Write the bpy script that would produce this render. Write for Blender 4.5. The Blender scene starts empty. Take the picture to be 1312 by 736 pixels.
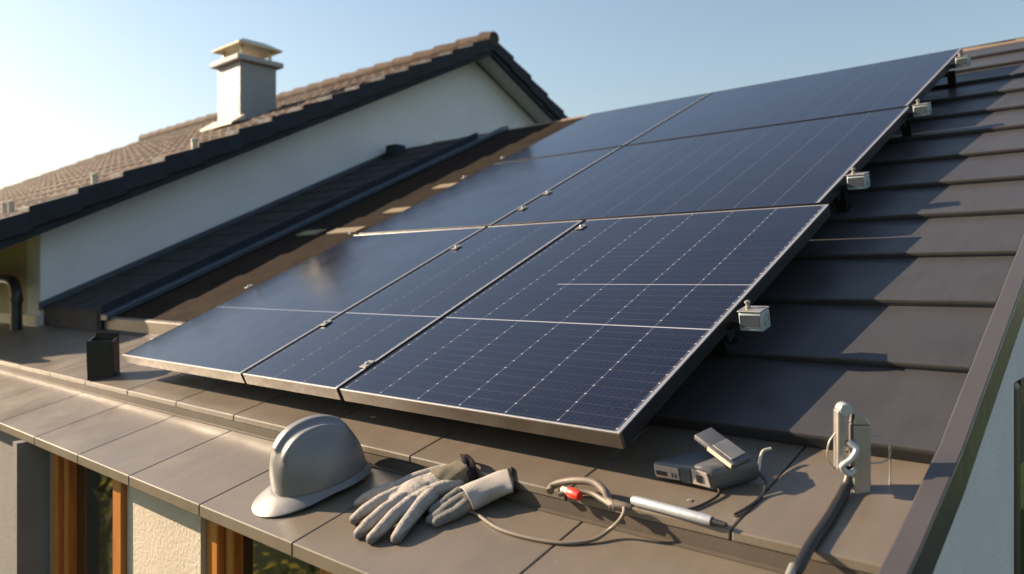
import bpy, bmesh, math, random
from mathutils import Vector, Matrix

random.seed(7)
sc = bpy.context.scene
R = math.radians

# ------------------------------------------------------------------ camera
F = 983.0                                    # focal length in photo pixels (photo 1312 px wide)
FWD = Vector((-0.6666, 0.7454, 0.0)); RGT = Vector((0.7454, 0.6666, 0.0)); UP = Vector((0, 0, 1))
cam_d = bpy.data.cameras.new('camera'); cam = bpy.data.objects.new('camera', cam_d)
sc.collection.objects.link(cam); sc.camera = cam
cam_d.sensor_width = 36.0; cam_d.lens = F / 1312 * 36.0
cam_d.shift_y = -8.0 / 1312.0
cam_d.clip_start = 0.02; cam_d.clip_end = 3000
cam.location = (0, 0, 0)
cam.rotation_euler = (R(90), 0, math.atan2(-FWD.x, FWD.y))
cam_d.dof.use_dof = True; cam_d.dof.focus_distance = 2.1; cam_d.dof.aperture_fstop = 2.6

# ------------------------------------------------------------------ light
SUN_EL = R(22.5); SUN_AZ = math.atan2(-0.94, -0.34)      # azimuth from +Y towards +X
w = bpy.data.worlds.new('World'); sc.world = w; w.use_nodes = True
nt = w.node_tree; bg = nt.nodes['Background']
sky = nt.nodes.new('ShaderNodeTexSky'); sky.sky_type = 'NISHITA'; sky.sun_disc = False
sky.sun_elevation = SUN_EL; sky.sun_rotation = SUN_AZ % (2 * math.pi)
sky.air_density = 1.6; sky.dust_density = 0.9; sky.ozone_density = 2.2
tint = nt.nodes.new('ShaderNodeMix'); tint.data_type = 'RGBA'; tint.blend_type = 'MULTIPLY'; tint.inputs[0].default_value = 1.0
tint.inputs[7].default_value = (0.98, 0.985, 1.06, 1)
hsv = nt.nodes.new('ShaderNodeHueSaturation'); hsv.inputs['Saturation'].default_value = 0.86
nt.links.new(sky.outputs[0], hsv.inputs['Color']); nt.links.new(hsv.outputs[0], tint.inputs[6]); nt.links.new(tint.outputs[2], bg.inputs[0]); bg.inputs[1].default_value = 0.060
sd = bpy.data.lights.new('sun', 'SUN'); sd.energy = 5.0; sd.angle = R(0.5); sd.color = (1.0, 0.78, 0.55)
sun = bpy.data.objects.new('sun', sd); sc.collection.objects.link(sun)
S = Vector((math.sin(SUN_AZ) * math.cos(SUN_EL), math.cos(SUN_AZ) * math.cos(SUN_EL), math.sin(SUN_EL)))
sun.rotation_euler = S.to_track_quat('Z', 'Y').to_euler()
sc.view_settings.view_transform = 'Standard'; sc.view_settings.look = 'None'
sc.view_settings.exposure = 1.45
sc.cycles.caustics_reflective = False; sc.cycles.caustics_refractive = False; sc.view_settings.gamma = 1.0

# ------------------------------------------------------------------ surfaces of the place (camera at the origin, metres)
def z_ledge(y): return -0.885 + 0.268 * y
def z_terr(y): return -0.832 + 0.268 * y
def z_roof(y): return -1.155 + 0.466 * y
def z_panel(y): return -0.978 + 0.466 * y
PL = {'ledge': (-0.885, 0.268), 'terr': (-0.832, 0.268), 'roof': (-1.155, 0.466), 'panel': (-0.978, 0.466)}
EAVE_Y, STEP_Y, COURSE_Y, RIDGE_Y = 1.0, 1.357, 1.703, 5.70
RAKE_X = -0.385
GROUND_Z = -3.6

def at(u, v, plane, h=0.0):
    """photo pixel -> point on a sloping surface raised by h"""
    a, b = PL[plane]
    d = FWD + RGT * ((u - 656) / F) + UP * ((360 - v) / F)
    t = (a + h) / (d.z - b * d.y)
    return d * t

# ------------------------------------------------------------------ helpers
def finish(bm, name, mat, parent=None, smooth=False, sharp=35):
    bmesh.ops.recalc_face_normals(bm, faces=bm.faces[:])
    me = bpy.data.meshes.new(name); bm.to_mesh(me); bm.free()
    o = bpy.data.objects.new(name, me); sc.collection.objects.link(o)
    mats = mat if isinstance(mat, (list, tuple)) else [mat]
    for m in mats: me.materials.append(m)
    if smooth:
        for p in me.polygons: p.use_smooth = True
        me.set_sharp_from_angle(angle=R(sharp))
    if parent is not None: o.parent = parent
    return o

def thing(name, label, cat, loc=(0, 0, 0), group=None, rot=None):
    o = bpy.data.objects.new(name, None); sc.collection.objects.link(o)
    o.location = loc; o.empty_display_size = 0.1
    if rot is not None: o.rotation_euler = rot
    o['label'] = label; o['category'] = cat
    if group: o['group'] = group
    return o

def tag(o, label, cat, group=None):
    o['label'] = label; o['category'] = cat
    if group: o['group'] = group
    return o

def box(bm, lo, hi, bevel=0.0, seg=2, M=None, mi=0):
    vs = []
    for z in (lo[2], hi[2]):
        for x, y in ((lo[0], lo[1]), (hi[0], lo[1]), (hi[0], hi[1]), (lo[0], hi[1])):
            p = Vector((x, y, z)); vs.append(bm.verts.new(M @ p if M is not None else p))
    fs = [bm.faces.new([vs[i] for i in f]) for f in ((3, 2, 1, 0), (4, 5, 6, 7), (0, 1, 5, 4), (1, 2, 6, 5), (2, 3, 7, 6), (3, 0, 4, 7))]
    for f in fs: f.material_index = mi
    if bevel > 0:
        es = list({e for f in fs for e in f.edges})
        r = bmesh.ops.bevel(bm, geom=es, offset=bevel, segments=seg, profile=0.5, affect='EDGES')
        for f in r['faces']: f.material_index = mi
    return vs

def prism(bm, poly, x0, x1, axis='x', bevel=0.0, seg=1, M=None, mi=0):
    """extrude a polygon (two coords) along an axis"""
    def mk(p, t):
        if axis == 'x': q = Vector((t, p[0], p[1]))
        elif axis == 'y': q = Vector((p[0], t, p[1]))
        else: q = Vector((p[0], p[1], t))
        return bm.verts.new(M @ q if M is not None else q)
    a = [mk(p, x0) for p in poly]; b = [mk(p, x1) for p in poly]; n = len(poly)
    fs = [bm.faces.new(a[::-1]), bm.faces.new(b)]
    for i in range(n): fs.append(bm.faces.new((a[i], a[(i + 1) % n], b[(i + 1) % n], b[i])))
    for f in fs: f.material_index = mi
    if bevel > 0:
        bmesh.ops.recalc_face_normals(bm, faces=fs)
        es = list({e for f in fs for e in f.edges})
        r = bmesh.ops.bevel(bm, geom=es, offset=bevel, segments=seg, profile=0.5, affect='EDGES')
        for f in r['faces']: f.material_index = mi

def smooth_path(pts, n=8):
    pts = [Vector(p) for p in pts]
    if len(pts) < 3: return pts
    out = []
    P = [pts[0] * 2 - pts[1]] + pts + [pts[-1] * 2 - pts[-2]]
    for i in range(1, len(P) - 2):
        for k in range(n):
            t = k / n; p0, p1, p2, p3 = P[i - 1], P[i], P[i + 1], P[i + 2]
            out.append(0.5 * ((2 * p1) + (p2 - p0) * t + (2 * p0 - 5 * p1 + 4 * p2 - p3) * t * t + (3 * p1 - p0 - 3 * p2 + p3) * t ** 3))
    out.append(pts[-1]); return out

def tube(bm, pts, rad, seg=12, n=8, smooth=True, caps=True, flat=1.0, mi=0):
    P = smooth_path(pts, n) if smooth else [Vector(p) for p in pts]
    m = len(P); rings = []
    up = Vector((0, 0, 1)); prev = None
    for i, p in enumerate(P):
        t = (P[min(i + 1, m - 1)] - P[max(i - 1, 0)]).normalized()
        if prev is None:
            a = t.cross(up)
            if a.length < 1e-3: a = t.cross(Vector((1, 0, 0)))
            a.normalize()
        else:
            a = (prev - t * prev.dot(t)).normalized()
        prev = a; b = t.cross(a)
        r = rad(i / (m - 1)) if callable(rad) else rad
        rings.append([bm.verts.new(p + a * (r * math.cos(2 * math.pi * k / seg)) + b * (r * flat * math.sin(2 * math.pi * k / seg))) for k in range(seg)])
    for i in range(m - 1):
        for k in range(seg):
            f = bm.faces.new((rings[i][k], rings[i][(k + 1) % seg], rings[i + 1][(k + 1) % seg], rings[i + 1][k])); f.material_index = mi
    if caps:
        f = bm.faces.new(rings[0][::-1]); f.material_index = mi
        f = bm.faces.new(rings[-1]); f.material_index = mi

def lathe(bm, prof, seg=24, M=None, mi=0):
    rings = []
    for r, z in prof:
        rings.append([(lambda q: bm.verts.new(M @ q if M is not None else q))(Vector((max(r, 1e-4) * math.cos(2 * math.pi * k / seg), max(r, 1e-4) * math.sin(2 * math.pi * k / seg), z))) for k in range(seg)])
    for i in range(len(prof) - 1):
        for k in range(seg):
            f = bm.faces.new((rings[i][k], rings[i][(k + 1) % seg], rings[i + 1][(k + 1) % seg], rings[i + 1][k])); f.material_index = mi
    bm.faces.new(rings[0][::-1]).material_index = mi; bm.faces.new(rings[-1]).material_index = mi

def frame_matrix(o, ex, ez):
    ex = Vector(ex).normalized(); ez = Vector(ez); ez = (ez - ex * ez.dot(ex)).normalized(); ey = ez.cross(ex)
    M = Matrix((ex, ey, ez)).transposed().to_4x4(); M.translation = Vector(o); return M

def remeshed(bm, name, mat, parent, voxel, smooth_it=6):
    """union of overlapping closed shapes grown into one continuous skin"""
    me = bpy.data.meshes.new('tmp'); bm.to_mesh(me); bm.free()
    o = bpy.data.objects.new('tmp', me); sc.collection.objects.link(o)
    m = o.modifiers.new('r', 'REMESH'); m.mode = 'VOXEL'; m.voxel_size = voxel; m.use_smooth_shade = True
    s = o.modifiers.new('s', 'SMOOTH'); s.factor = 0.5; s.iterations = smooth_it
    dg = bpy.context.evaluated_depsgraph_get()
    me2 = bpy.data.meshes.new_from_object(o.evaluated_get(dg))
    bpy.data.objects.remove(o); me2.name = name
    r = bpy.data.objects.new(name, me2); sc.collection.objects.link(r)
    me2.materials.clear(); me2.materials.append(mat)
    for p in me2.polygons: p.use_smooth = True
    if parent is not None: r.parent = parent
    return r

def capsule_chain(bm, pts, rads, flat=None):
    """spheres + cones along a polyline"""
    for i, (p, r) in enumerate(zip(pts, rads)):
        M = Matrix.Translation(Vector(p))
        bmesh.ops.create_icosphere(bm, subdivisions=2, radius=r, matrix=M)
        if i + 1 < len(pts):
            q = Vector(pts[i + 1]); d = q - Vector(p)
            if d.length < 1e-5: continue
            M2 = Matrix.Translation(Vector(p) + d / 2) @ d.to_track_quat('Z', 'Y').to_matrix().to_4x4()
            bmesh.ops.create_cone(bm, cap_ends=True, segments=14, radius1=r, radius2=rads[i + 1], depth=d.length, matrix=M2)

# ------------------------------------------------------------------ materials
class NB:
    def __init__(s, name):
        s.m = bpy.data.materials.new(name); s.m.use_nodes = True; s.t = s.m.node_tree
        s.b = s.t.nodes['Principled BSDF']
    def n(s, t, **k):
        x = s.t.nodes.new(t)
        for a, v in k.items(): setattr(x, a, v)
        return x
    def l(s, a, b): s.t.links.new(a, b)
    def val(s, sock, v):
        if isinstance(v, (int, float)): sock.default_value = v
        else: s.l(v, sock)
    def math(s, op, a, b=0.0, c=None):
        x = s.n('ShaderNodeMath', operation=op); s.val(x.inputs[0], a); s.val(x.inputs[1], b)
        if c is not None: s.val(x.inputs[2], c)
        return x.outputs[0]
    def noise(s, scale, detail=4, rough=0.55, vec=None, coord='Object', stretch=None):
        x = s.n('ShaderNodeTexNoise'); x.inputs['Scale'].default_value = scale; x.inputs['Detail'].default_value = detail
        x.inputs['Roughness'].default_value = rough
        tc = s.n('ShaderNodeTexCoord')
        src = tc.outputs[coord]
        if stretch:
            mp = s.n('ShaderNodeMapping'); mp.inputs['Scale'].default_value = stretch; s.l(src, mp.inputs[0]); src = mp.outputs[0]
        s.l(src, x.inputs['Vector']); return x.outputs['Fac']
    def ramp(s, f, c0, c1, p0=0.3, p1=0.7):
        x = s.n('ShaderNodeValToRGB'); x.color_ramp.elements[0].position = p0; x.color_ramp.elements[1].position = p1
        x.color_ramp.elements[0].color = (*c0, 1); x.color_ramp.elements[1].color = (*c1, 1); s.l(f, x.inputs[0]); return x.outputs[0]
    def mix(s, f, a, b):
        x = s.n('ShaderNodeMix', data_type='RGBA'); s.val(x.inputs[0], f)
        for sock, v in ((x.inputs[6], a), (x.inputs[7], b)):
            if isinstance(v, tuple): sock.default_value = (*v, 1)
            else: s.l(v, sock)
        return x.outputs[2]
    def maprange(s, f, a, b, c, d):
        x = s.n('ShaderNodeMapRange'); s.l(f, x.inputs[0])
        for i, v in enumerate((a, b, c, d)): x.inputs[i + 1].default_value = v
        return x.outputs[0]
    def bump(s, h, strength, dist):
        x = s.n('ShaderNodeBump'); x.inputs['Strength'].default_value = strength; x.inputs['Distance'].default_value = dist
        s.l(h, x.inputs['Height']); s.l(x.outputs[0], s.b.inputs['Normal'])

def mat(name, c, c2=None, rough=0.5, metal=0.0, scale=8.0, var=0.12, bump=0.0, bscale=60.0, spec=0.5, rvar=0.08, coat=0.0, stretch=None):
    k = NB(name)
    if c2 is None: c2 = tuple(min(1, x * (1 + var)) for x in c); c = tuple(x * (1 - var) for x in c)
    f = k.noise(scale, 6, 0.6, stretch=stretch)
    k.l(k.ramp(f, c, c2), k.b.inputs['Base Color'])
    f2 = k.noise(scale * 3.1, 4, 0.6)
    k.l(k.maprange(f2, 0.3, 0.7, max(0.02, rough - rvar), min(1, rough + rvar)), k.b.inputs['Roughness'])
    k.b.inputs['Metallic'].default_value = metal; k.b.inputs['Specular IOR Level'].default_value = spec
    k.b.inputs['Coat Weight'].default_value = coat; k.b.inputs['Coat Roughness'].default_value = 0.12
    if bump: k.bump(k.noise(bscale, 5, 0.6), 1.0, bump)
    return k.m

def sheet(name, c, rough, spec, grit=0.10, stain=0.16):
    k = NB(name)
    st = k.maprange(k.noise(2.2, 7, 0.65), 0.3, 0.7, 1 - stain, 1 + stain)
    run = k.maprange(k.noise(5.0, 5, 0.6, stretch=(5, 0.5, 0.5)), 0.35, 0.7, 1.05, 0.93)
    gr = k.maprange(k.noise(330, 2, 0.6), 0.25, 0.75, 1 - grit, 1 + grit)
    sp = k.maprange(k.noise(95, 2, 0.5), 0.69, 0.73, 1.0, 1.22)
    f = k.math('MULTIPLY', k.math('MULTIPLY', st, run), k.math('MULTIPLY', gr, sp))
    v = k.n('ShaderNodeVectorMath', operation='SCALE'); v.inputs[0].default_value = c; k.l(f, v.inputs['Scale'])
    k.l(v.outputs[0], k.b.inputs['Base Color'])
    k.l(k.maprange(k.noise(3.4, 6, 0.65), 0.3, 0.7, rough - 0.07, rough + 0.09), k.b.inputs['Roughness'])
    k.b.inputs['Specular IOR Level'].default_value = spec
    k.bump(k.math('ADD', k.noise(3.2, 3, 0.5), k.math('MULTIPLY', k.noise(420, 2, 0.5), 0.04)), 1.0, 0.0004)
    return k.m
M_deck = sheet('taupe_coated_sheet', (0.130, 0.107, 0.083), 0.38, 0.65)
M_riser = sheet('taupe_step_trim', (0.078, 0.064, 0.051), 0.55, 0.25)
M_course = sheet('brown_coated_sheet', (0.046, 0.045, 0.048), 0.38, 0.26)
M_rake = mat('brown_trim_sheet', (0.062, 0.057, 0.058), var=0.08, rough=0.36, scale=5)
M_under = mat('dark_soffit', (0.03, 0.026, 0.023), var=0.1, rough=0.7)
M_felt_shade = mat('shade_brown_felt', (0.018, 0.014, 0.011), (0.032, 0.024, 0.018), rough=1.0, scale=5, bump=0.002, bscale=90, spec=0.03)  # shade of the left slope put into this darker brown
M_stucco = mat('pale_stucco', (0.50, 0.44, 0.36), var=0.08, rough=0.92, scale=5, bump=0.0035, bscale=75, spec=0.2)
M_fin = mat('shade_grey_render', (0.19, 0.185, 0.18), var=0.06, rough=0.92, scale=4, bump=0.003, bscale=80, spec=0.2)  # greyer than the front stucco, shade of this wall put into the colour
M_gable = mat('gable_stucco', (0.58, 0.585, 0.61), var=0.06, rough=0.92, scale=4, bump=0.004, bscale=80, spec=0.2)
M_nwall = mat('white_render', (0.655, 0.675, 0.715), var=0.05, rough=0.9, scale=2.5, bump=0.003, bscale=60, spec=0.2)
M_nbeige = mat('beige_render', (0.48, 0.42, 0.33), var=0.06, rough=0.9, scale=3, bump=0.003, bscale=60, spec=0.2)
M_wood = mat('orange_varnished_wood', (0.30, 0.10, 0.02), (0.46, 0.18, 0.042), rough=0.38, scale=6, stretch=(12, 12, 0.8), spec=0.5)
M_dkwood = mat('dark_window_wood', (0.05, 0.035, 0.026), rough=0.5, scale=8)
M_glass = mat('window_glass', (0.012, 0.014, 0.010), var=0.02, rough=0.03, rvar=0.0, spec=0.8)
M_tile = mat('weathered_brown_roof_tile', (0.050, 0.033, 0.025), (0.105, 0.068, 0.052), rough=0.85, scale=7, bump=0.006, bscale=40, spec=0.25)
M_verge = mat('dark_slate_verge_tile', (0.028, 0.032, 0.042), var=0.2, rough=0.7, scale=6, spec=0.15)
M_striptile = mat('anthracite_tile', (0.020, 0.021, 0.025), (0.036, 0.035, 0.038), rough=0.75, scale=10, spec=0.3)
M_zinc = mat('dark_blue_flashing', (0.07, 0.085, 0.11), var=0.1, rough=0.35, metal=0.4, scale=6)
M_chim = mat('grey_chimney_cladding', (0.27, 0.28, 0.295), var=0.03, rough=0.6, scale=4)
M_chimcap = mat('grey_chimney_slab', (0.36, 0.36, 0.36), var=0.06, rough=0.7, scale=6)
M_brass = mat('pale_brass_cowl', (0.56, 0.50, 0.33), var=0.08, rough=0.42, metal=0.55, scale=6)
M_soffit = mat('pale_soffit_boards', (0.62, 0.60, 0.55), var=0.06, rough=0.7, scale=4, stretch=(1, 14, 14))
M_black = mat('black_plastic', (0.012, 0.012, 0.014), var=0.1, rough=0.42, scale=20)
M_blackpipe = mat('black_downpipe', (0.013, 0.015, 0.018), var=0.1, rough=0.4, scale=10)
M_frame_sunlit = mat('sunlit_tan_frame', (0.10, 0.08, 0.064), var=0.05, rough=0.38, metal=0.3, scale=12)  # sunlit tone of the lowest front rails put into the colour
M_framedk = mat('dark_frame_with_shade', (0.014, 0.014, 0.016), var=0.08, rough=0.4, metal=0.2, scale=12)  # dark rails; on the panel walls the black carries their shade
M_edge = mat('silver_frame_lip', (0.36, 0.36, 0.37), var=0.04, rough=0.38, metal=0.5, scale=20)
M_alu = mat('raw_aluminium', (0.32, 0.30, 0.275), var=0.10, rough=0.42, metal=0.55, scale=25)
M_clampbox = mat('pale_grey_housing', (0.32, 0.385, 0.42), var=0.05, rough=0.35, scale=20)
M_helmet = mat('grey_helmet_shell', (0.165, 0.165, 0.17), var=0.03, rough=0.36, scale=6, spec=0.5, bump=0.0004, bscale=25)
M_silver = mat('brushed_silver', (0.40, 0.43, 0.46), var=0.06, rough=0.42, metal=0.4, scale=30)
M_greypl = mat('grey_device_plastic', (0.085, 0.088, 0.096), var=0.06, rough=0.38, scale=20)
M_faceplate = mat('pink_beige_faceplate', (0.42, 0.36, 0.33), var=0.05, rough=0.45, scale=20)
M_red = mat('red_plastic', (0.62, 0.035, 0.02), var=0.05, rough=0.4, scale=20)
M_wire = mat('grey_brown_cable', (0.14, 0.115, 0.09), var=0.1, rough=0.55, scale=20)
M_wireblk = mat('black_cable', (0.014, 0.013, 0.013), var=0.1, rough=0.42, scale=20)
M_cream = mat('cream_plastic', (0.62, 0.55, 0.42), var=0.05, rough=0.5, scale=20)
M_olive = mat('olive_knit', (0.14, 0.125, 0.09), var=0.12, rough=0.95, scale=40, bump=0.002, bscale=420, spec=0.15)
M_hem = mat('black_cloth', (0.013, 0.012, 0.013), var=0.15, rough=0.95, scale=40, bump=0.0015, bscale=300, spec=0.15)
M_palecloth = mat('pale_grey_cloth', (0.34, 0.32, 0.295), var=0.12, rough=0.95, scale=20, bump=0.0016, bscale=300, spec=0.15)
M_plate = mat('pale_trim', (0.62, 0.55, 0.42), var=0.08, rough=0.6, scale=8)
M_sunpatch = mat('tan_sun_patch', (0.20, 0.165, 0.11), var=0.1, rough=0.8, scale=8, spec=0.2)  # painted sunlight: tan of the bright patches on the left roof
M_ridge = mat('tan_ridge_cap', (0.19, 0.14, 0.10), var=0.15, rough=0.7, scale=6, bump=0.003, bscale=30)
M_grass = mat('lawn', (0.035, 0.06, 0.018), (0.07, 0.095, 0.03), rough=0.95, scale=1.5, bump=0.03, bscale=30, spec=0.1)
M_leaf = mat('leaf', (0.07, 0.10, 0.02), (0.15, 0.15, 0.035), rough=0.6, scale=3, spec=0.3)
_t = M_leaf.node_tree; _tr = _t.nodes.new('ShaderNodeBsdfTranslucent'); _tr.inputs[0].default_value = (0.55, 0.48, 0.09, 1)
_mx = _t.nodes.new('ShaderNodeMixShader'); _mx.inputs[0].default_value = 0.5
_t.links.new(_t.nodes['Principled BSDF'].outputs[0], _mx.inputs[1]); _t.links.new(_tr.outputs[0], _mx.inputs[2])
_t.links.new(_mx.outputs[0], _t.nodes['Material Output'].inputs[0])
M_bark = mat('bark', (0.07, 0.05, 0.035), var=0.2, rough=0.9, scale=14, bump=0.01, bscale=40)

def glove_mat():
    """pale knit back, grey dipped palm and finger undersides"""
    k = NB('knit_glove_with_dipped_palm')
    tc = k.n('ShaderNodeTexCoord'); sep = k.n('ShaderNodeSeparateXYZ'); k.l(tc.outputs['Object'], sep.inputs[0])
    n = k.noise(38, 4, 0.6)
    hgt = k.math('ADD', sep.outputs[2], k.math('MULTIPLY', k.math('SUBTRACT', n, 0.5), 0.014))
    f = k.maprange(hgt, 0.016, 0.023, 0.0, 1.0)
    pale = k.ramp(k.noise(60, 5, 0.6), (0.28, 0.255, 0.23), (0.38, 0.35, 0.32))
    grey = k.ramp(k.noise(50, 5, 0.6), (0.13, 0.125, 0.12), (0.19, 0.18, 0.17))
    k.l(k.mix(f, grey, pale), k.b.inputs['Base Color'])
    k.b.inputs['Roughness'].default_value = 0.9; k.b.inputs['Specular IOR Level'].default_value = 0.15
    wv = k.noise(520, 2, 0.5); w2 = k.noise(70, 4, 0.6)
    w3 = k.noise(26, 3, 0.6, stretch=(1, 2.2, 1)); k.bump(k.math('ADD', k.math('MULTIPLY', wv, 0.35), k.math('ADD', w2, k.math('MULTIPLY', w3, 1.6))), 1.0, 0.0035)
    return k.m
M_glove = glove_mat()
M_gloveg = mat('grey_dipped_glove_palm', (0.15, 0.145, 0.135), var=0.2, rough=0.85, scale=30, bump=0.002, bscale=200, spec=0.2)

def pv_mat(ncol, wid, length, nrow=12, margin=0.016, vis=(1, 1, 1)):  # vis fades the painted grid lines where reflected sky would veil them
    """monocrystalline laminate under glass; local x across, y up the slope"""
    k = NB('solar_laminate_%d_columns' % ncol)
    tc = k.n('ShaderNodeTexCoord'); sep = k.n('ShaderNodeSeparateXYZ'); k.l(tc.outputs['Object'], sep.inputs[0])
    X, Y = sep.outputs[0], sep.outputs[1]
    cw = (wid - 2 * margin) / ncol; midy = 0.483 if vis[2] else length / 2; rh = (midy - margin) / nrow
    def dist(sock, off, pitch):                      # distance to the nearest grid line
        q = k.math('DIVIDE', k.math('SUBTRACT', sock, off), pitch)
        fr = k.math('SUBTRACT', q, k.math('ROUND', q, 0.0))
        return k.math('MULTIPLY', k.math('ABSOLUTE', fr), pitch)
    dx = dist(X, margin, cw); dy = dist(Y, midy, rh)
    dxs = dist(X, margin + cw / 20, cw / 10)          # ten fine busbars a cell
    line = k.maprange(dx, 0.0005, 0.0014, 1.0, 0.0)
    row = k.maprange(dy, 0.0004, 0.0010, 1.0, 0.0)
    dot = k.maprange(k.math('ADD', dx, dy), 0.0026, 0.0040, 1.0, 0.0)
    midd = k.math('ABSOLUTE', k.math('SUBTRACT', Y, midy))
    if vis[2] > 1:                                   # a second cross ribbon over part of the width
        m2 = k.math('ADD', k.math('ABSOLUTE', k.math('SUBTRACT', Y, midy + rh * 7)), k.math('MULTIPLY', k.math('LESS_THAN', X, 0.30), 1.0))
        midd = k.math('MINIMUM', midd, k.math('ADD', m2, 0.0007))
    mid = k.maprange(midd, 0.0018, 0.003, 1.0, 0.0)
    bus = k.maprange(dxs, 0.0002, 0.0007, 1.0, 0.0)
    # uneven row lines: strength varies with noise
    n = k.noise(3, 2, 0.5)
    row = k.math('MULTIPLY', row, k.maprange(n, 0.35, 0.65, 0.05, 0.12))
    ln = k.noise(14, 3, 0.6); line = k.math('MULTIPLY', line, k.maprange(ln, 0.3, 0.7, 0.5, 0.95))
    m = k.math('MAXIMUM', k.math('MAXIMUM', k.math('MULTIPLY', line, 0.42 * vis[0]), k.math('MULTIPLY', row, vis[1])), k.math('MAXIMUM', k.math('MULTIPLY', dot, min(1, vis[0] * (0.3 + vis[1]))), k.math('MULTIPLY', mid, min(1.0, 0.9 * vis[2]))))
    m = k.math('MAXIMUM', m, k.math('MULTIPLY', bus, 0.05))
    # cell to cell tone
    vec = k.n('ShaderNodeCombineXYZ')
    k.l(k.math('FLOOR', k.math('DIVIDE', k.math('SUBTRACT', X, margin), cw)), vec.inputs[0]); k.l(k.math('FLOOR', k.math('DIVIDE', Y, rh)), vec.inputs[1])
    wn = k.n('ShaderNodeTexWhiteNoise'); k.l(vec.outputs[0], wn.inputs[0])
    cell = k.mix(wn.outputs[0], (0.0040, 0.0038, 0.0115), (0.0064, 0.0060, 0.0160))
    # fine dust
    du = k.maprange(k.noise(190, 2, 0.5), 0.70, 0.76, 0.0, 0.55)
    col = k.mix(m, cell, (0.38, 0.40, 0.43)); col = k.mix(k.math('MULTIPLY', du, 0.35), col, (0.5, 0.48, 0.44))
    k.l(col, k.b.inputs['Base Color'])
    sm = k.maprange(k.noise(3.0, 5, 0.65), 0.3, 0.75, 0.10, 0.19)
    k.l(sm, k.b.inputs['Roughness'])
    k.b.inputs['IOR'].default_value = 1.53; k.b.inputs['Specular IOR Level'].default_value = 0.5
    k.bump(k.noise(2.0, 2, 0.5), 0.25, 0.004)
    return k.m

# ------------------------------------------------------------------ setting
bm = bmesh.new(); g = 900
bmesh.ops.create_grid(bm, x_segments=8, y_segments=8, size=g, matrix=Matrix.Translation((0, 0, GROUND_Z)))
ground = finish(bm, 'ground', M_grass); ground['kind'] = 'structure'

# ------------------------------------------------------------------ our house
house = thing('brown_roofed_house', 'house with brown stepped sheet metal roof and eave ledge carrying the solar panels', 'house', (-2.2, 1.25, GROUND_Z))
HX0 = -13.0
def hpart(bm, name, m, smooth=False, parent=None):
    o = finish(bm, name, m, None, smooth)
    p = parent or house
    o.parent = p
    # keep world position (parent empties are unrotated)
    q = p; off = Vector((0, 0, 0))
    while q is not None: off += Vector(q.location); q = q.parent
    o.location = -off
    return o

LX = [HX0, -12.2, -11.4, -10.6, -9.8, -9.0, -8.2, -7.5, -6.9, -6.35, -5.85, -5.35, -4.87, -4.38, -3.90, -3.42, -2.958, -2.52, -2.05, -1.588, -0.998, RAKE_X]
bm = bmesh.new()
for a, b in zip(LX[:-1], LX[1:]):
    prism(bm, [(1.0, z_ledge(1.0)), (1.357, z_ledge(1.357)), (1.357, z_ledge(1.357) - 0.02), (1.02, z_ledge(1.02) - 0.02), (1.02, z_ledge(1.0) - 0.032), (1.0, z_ledge(1.0) - 0.032)], a + 0.0022, b - 0.0022, 'x', 0.0022, 2)
eave = hpart(bm, 'eave_ledge', M_deck)
UX = [HX0, -12.0, -11.0, -10.0, -9.0, -8.2, -7.5, -6.9, -6.35, -5.85, -5.35, -4.87, -4.38, -3.90, -3.42, -2.958, -2.515, -2.05, -1.575, -1.048, -0.656, RAKE_X]
bm = bmesh.new()
for a, b in zip(UX[:-1], UX[1:]):
    y1 = 2.12 if b < -3.3 else 1.90
    prism(bm, [(1.3512, z_terr(1.3512) - 0.02), (1.3512, z_terr(1.3512)), (y1, z_terr(y1)), (y1, z_terr(y1) - 0.02)], a + 0.0018, b - 0.0018, 'x', 0.003, 2)
terr = hpart(bm, 'upper_ledge', M_deck)
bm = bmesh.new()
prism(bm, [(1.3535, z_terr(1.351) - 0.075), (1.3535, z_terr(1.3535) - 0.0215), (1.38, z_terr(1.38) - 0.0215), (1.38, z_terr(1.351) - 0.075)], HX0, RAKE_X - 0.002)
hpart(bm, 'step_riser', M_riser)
bm = bmesh.new()                                                    # thin drip strip at the foot of the step
prism(bm, [(1.345, z_ledge(1.345) + 0.001), (1.3532, z_ledge(1.3532) + 0.001), (1.3532, z_ledge(1.3532) + 0.004), (1.345, z_ledge(1.345) + 0.003)], HX0, RAKE_X - 0.003)
hpart(bm, 'drip_strip', M_riser)
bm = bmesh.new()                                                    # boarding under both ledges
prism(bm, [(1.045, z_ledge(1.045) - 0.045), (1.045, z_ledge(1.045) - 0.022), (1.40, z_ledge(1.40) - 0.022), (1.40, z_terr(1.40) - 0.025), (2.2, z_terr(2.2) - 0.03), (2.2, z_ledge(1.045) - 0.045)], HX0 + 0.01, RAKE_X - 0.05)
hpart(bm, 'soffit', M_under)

# roof courses
PITCH = 0.3055; LIFT = 0.025
bm = bmesh.new()
ys = [COURSE_Y + PITCH * i for i in range(14)]
for i, y in enumerate(ys):
    y2 = min(y + PITCH + 0.03, RIDGE_Y)
    xx0 = -3.62
    jog = random.uniform(-0.002, 0.002)
    prism(bm, [(y + 0.016, z_roof(y) - 0.010), (y - 0.002, z_roof(y) + LIFT + jog - 0.009), (y - 0.004, z_roof(y) + LIFT + jog), (y2, z_roof(y2) + 0.002), (y2, z_roof(y2) - 0.02)], xx0, RAKE_X - 0.001, 'x', 0.003, 2)
roof = hpart(bm, 'roof', M_course)
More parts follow.
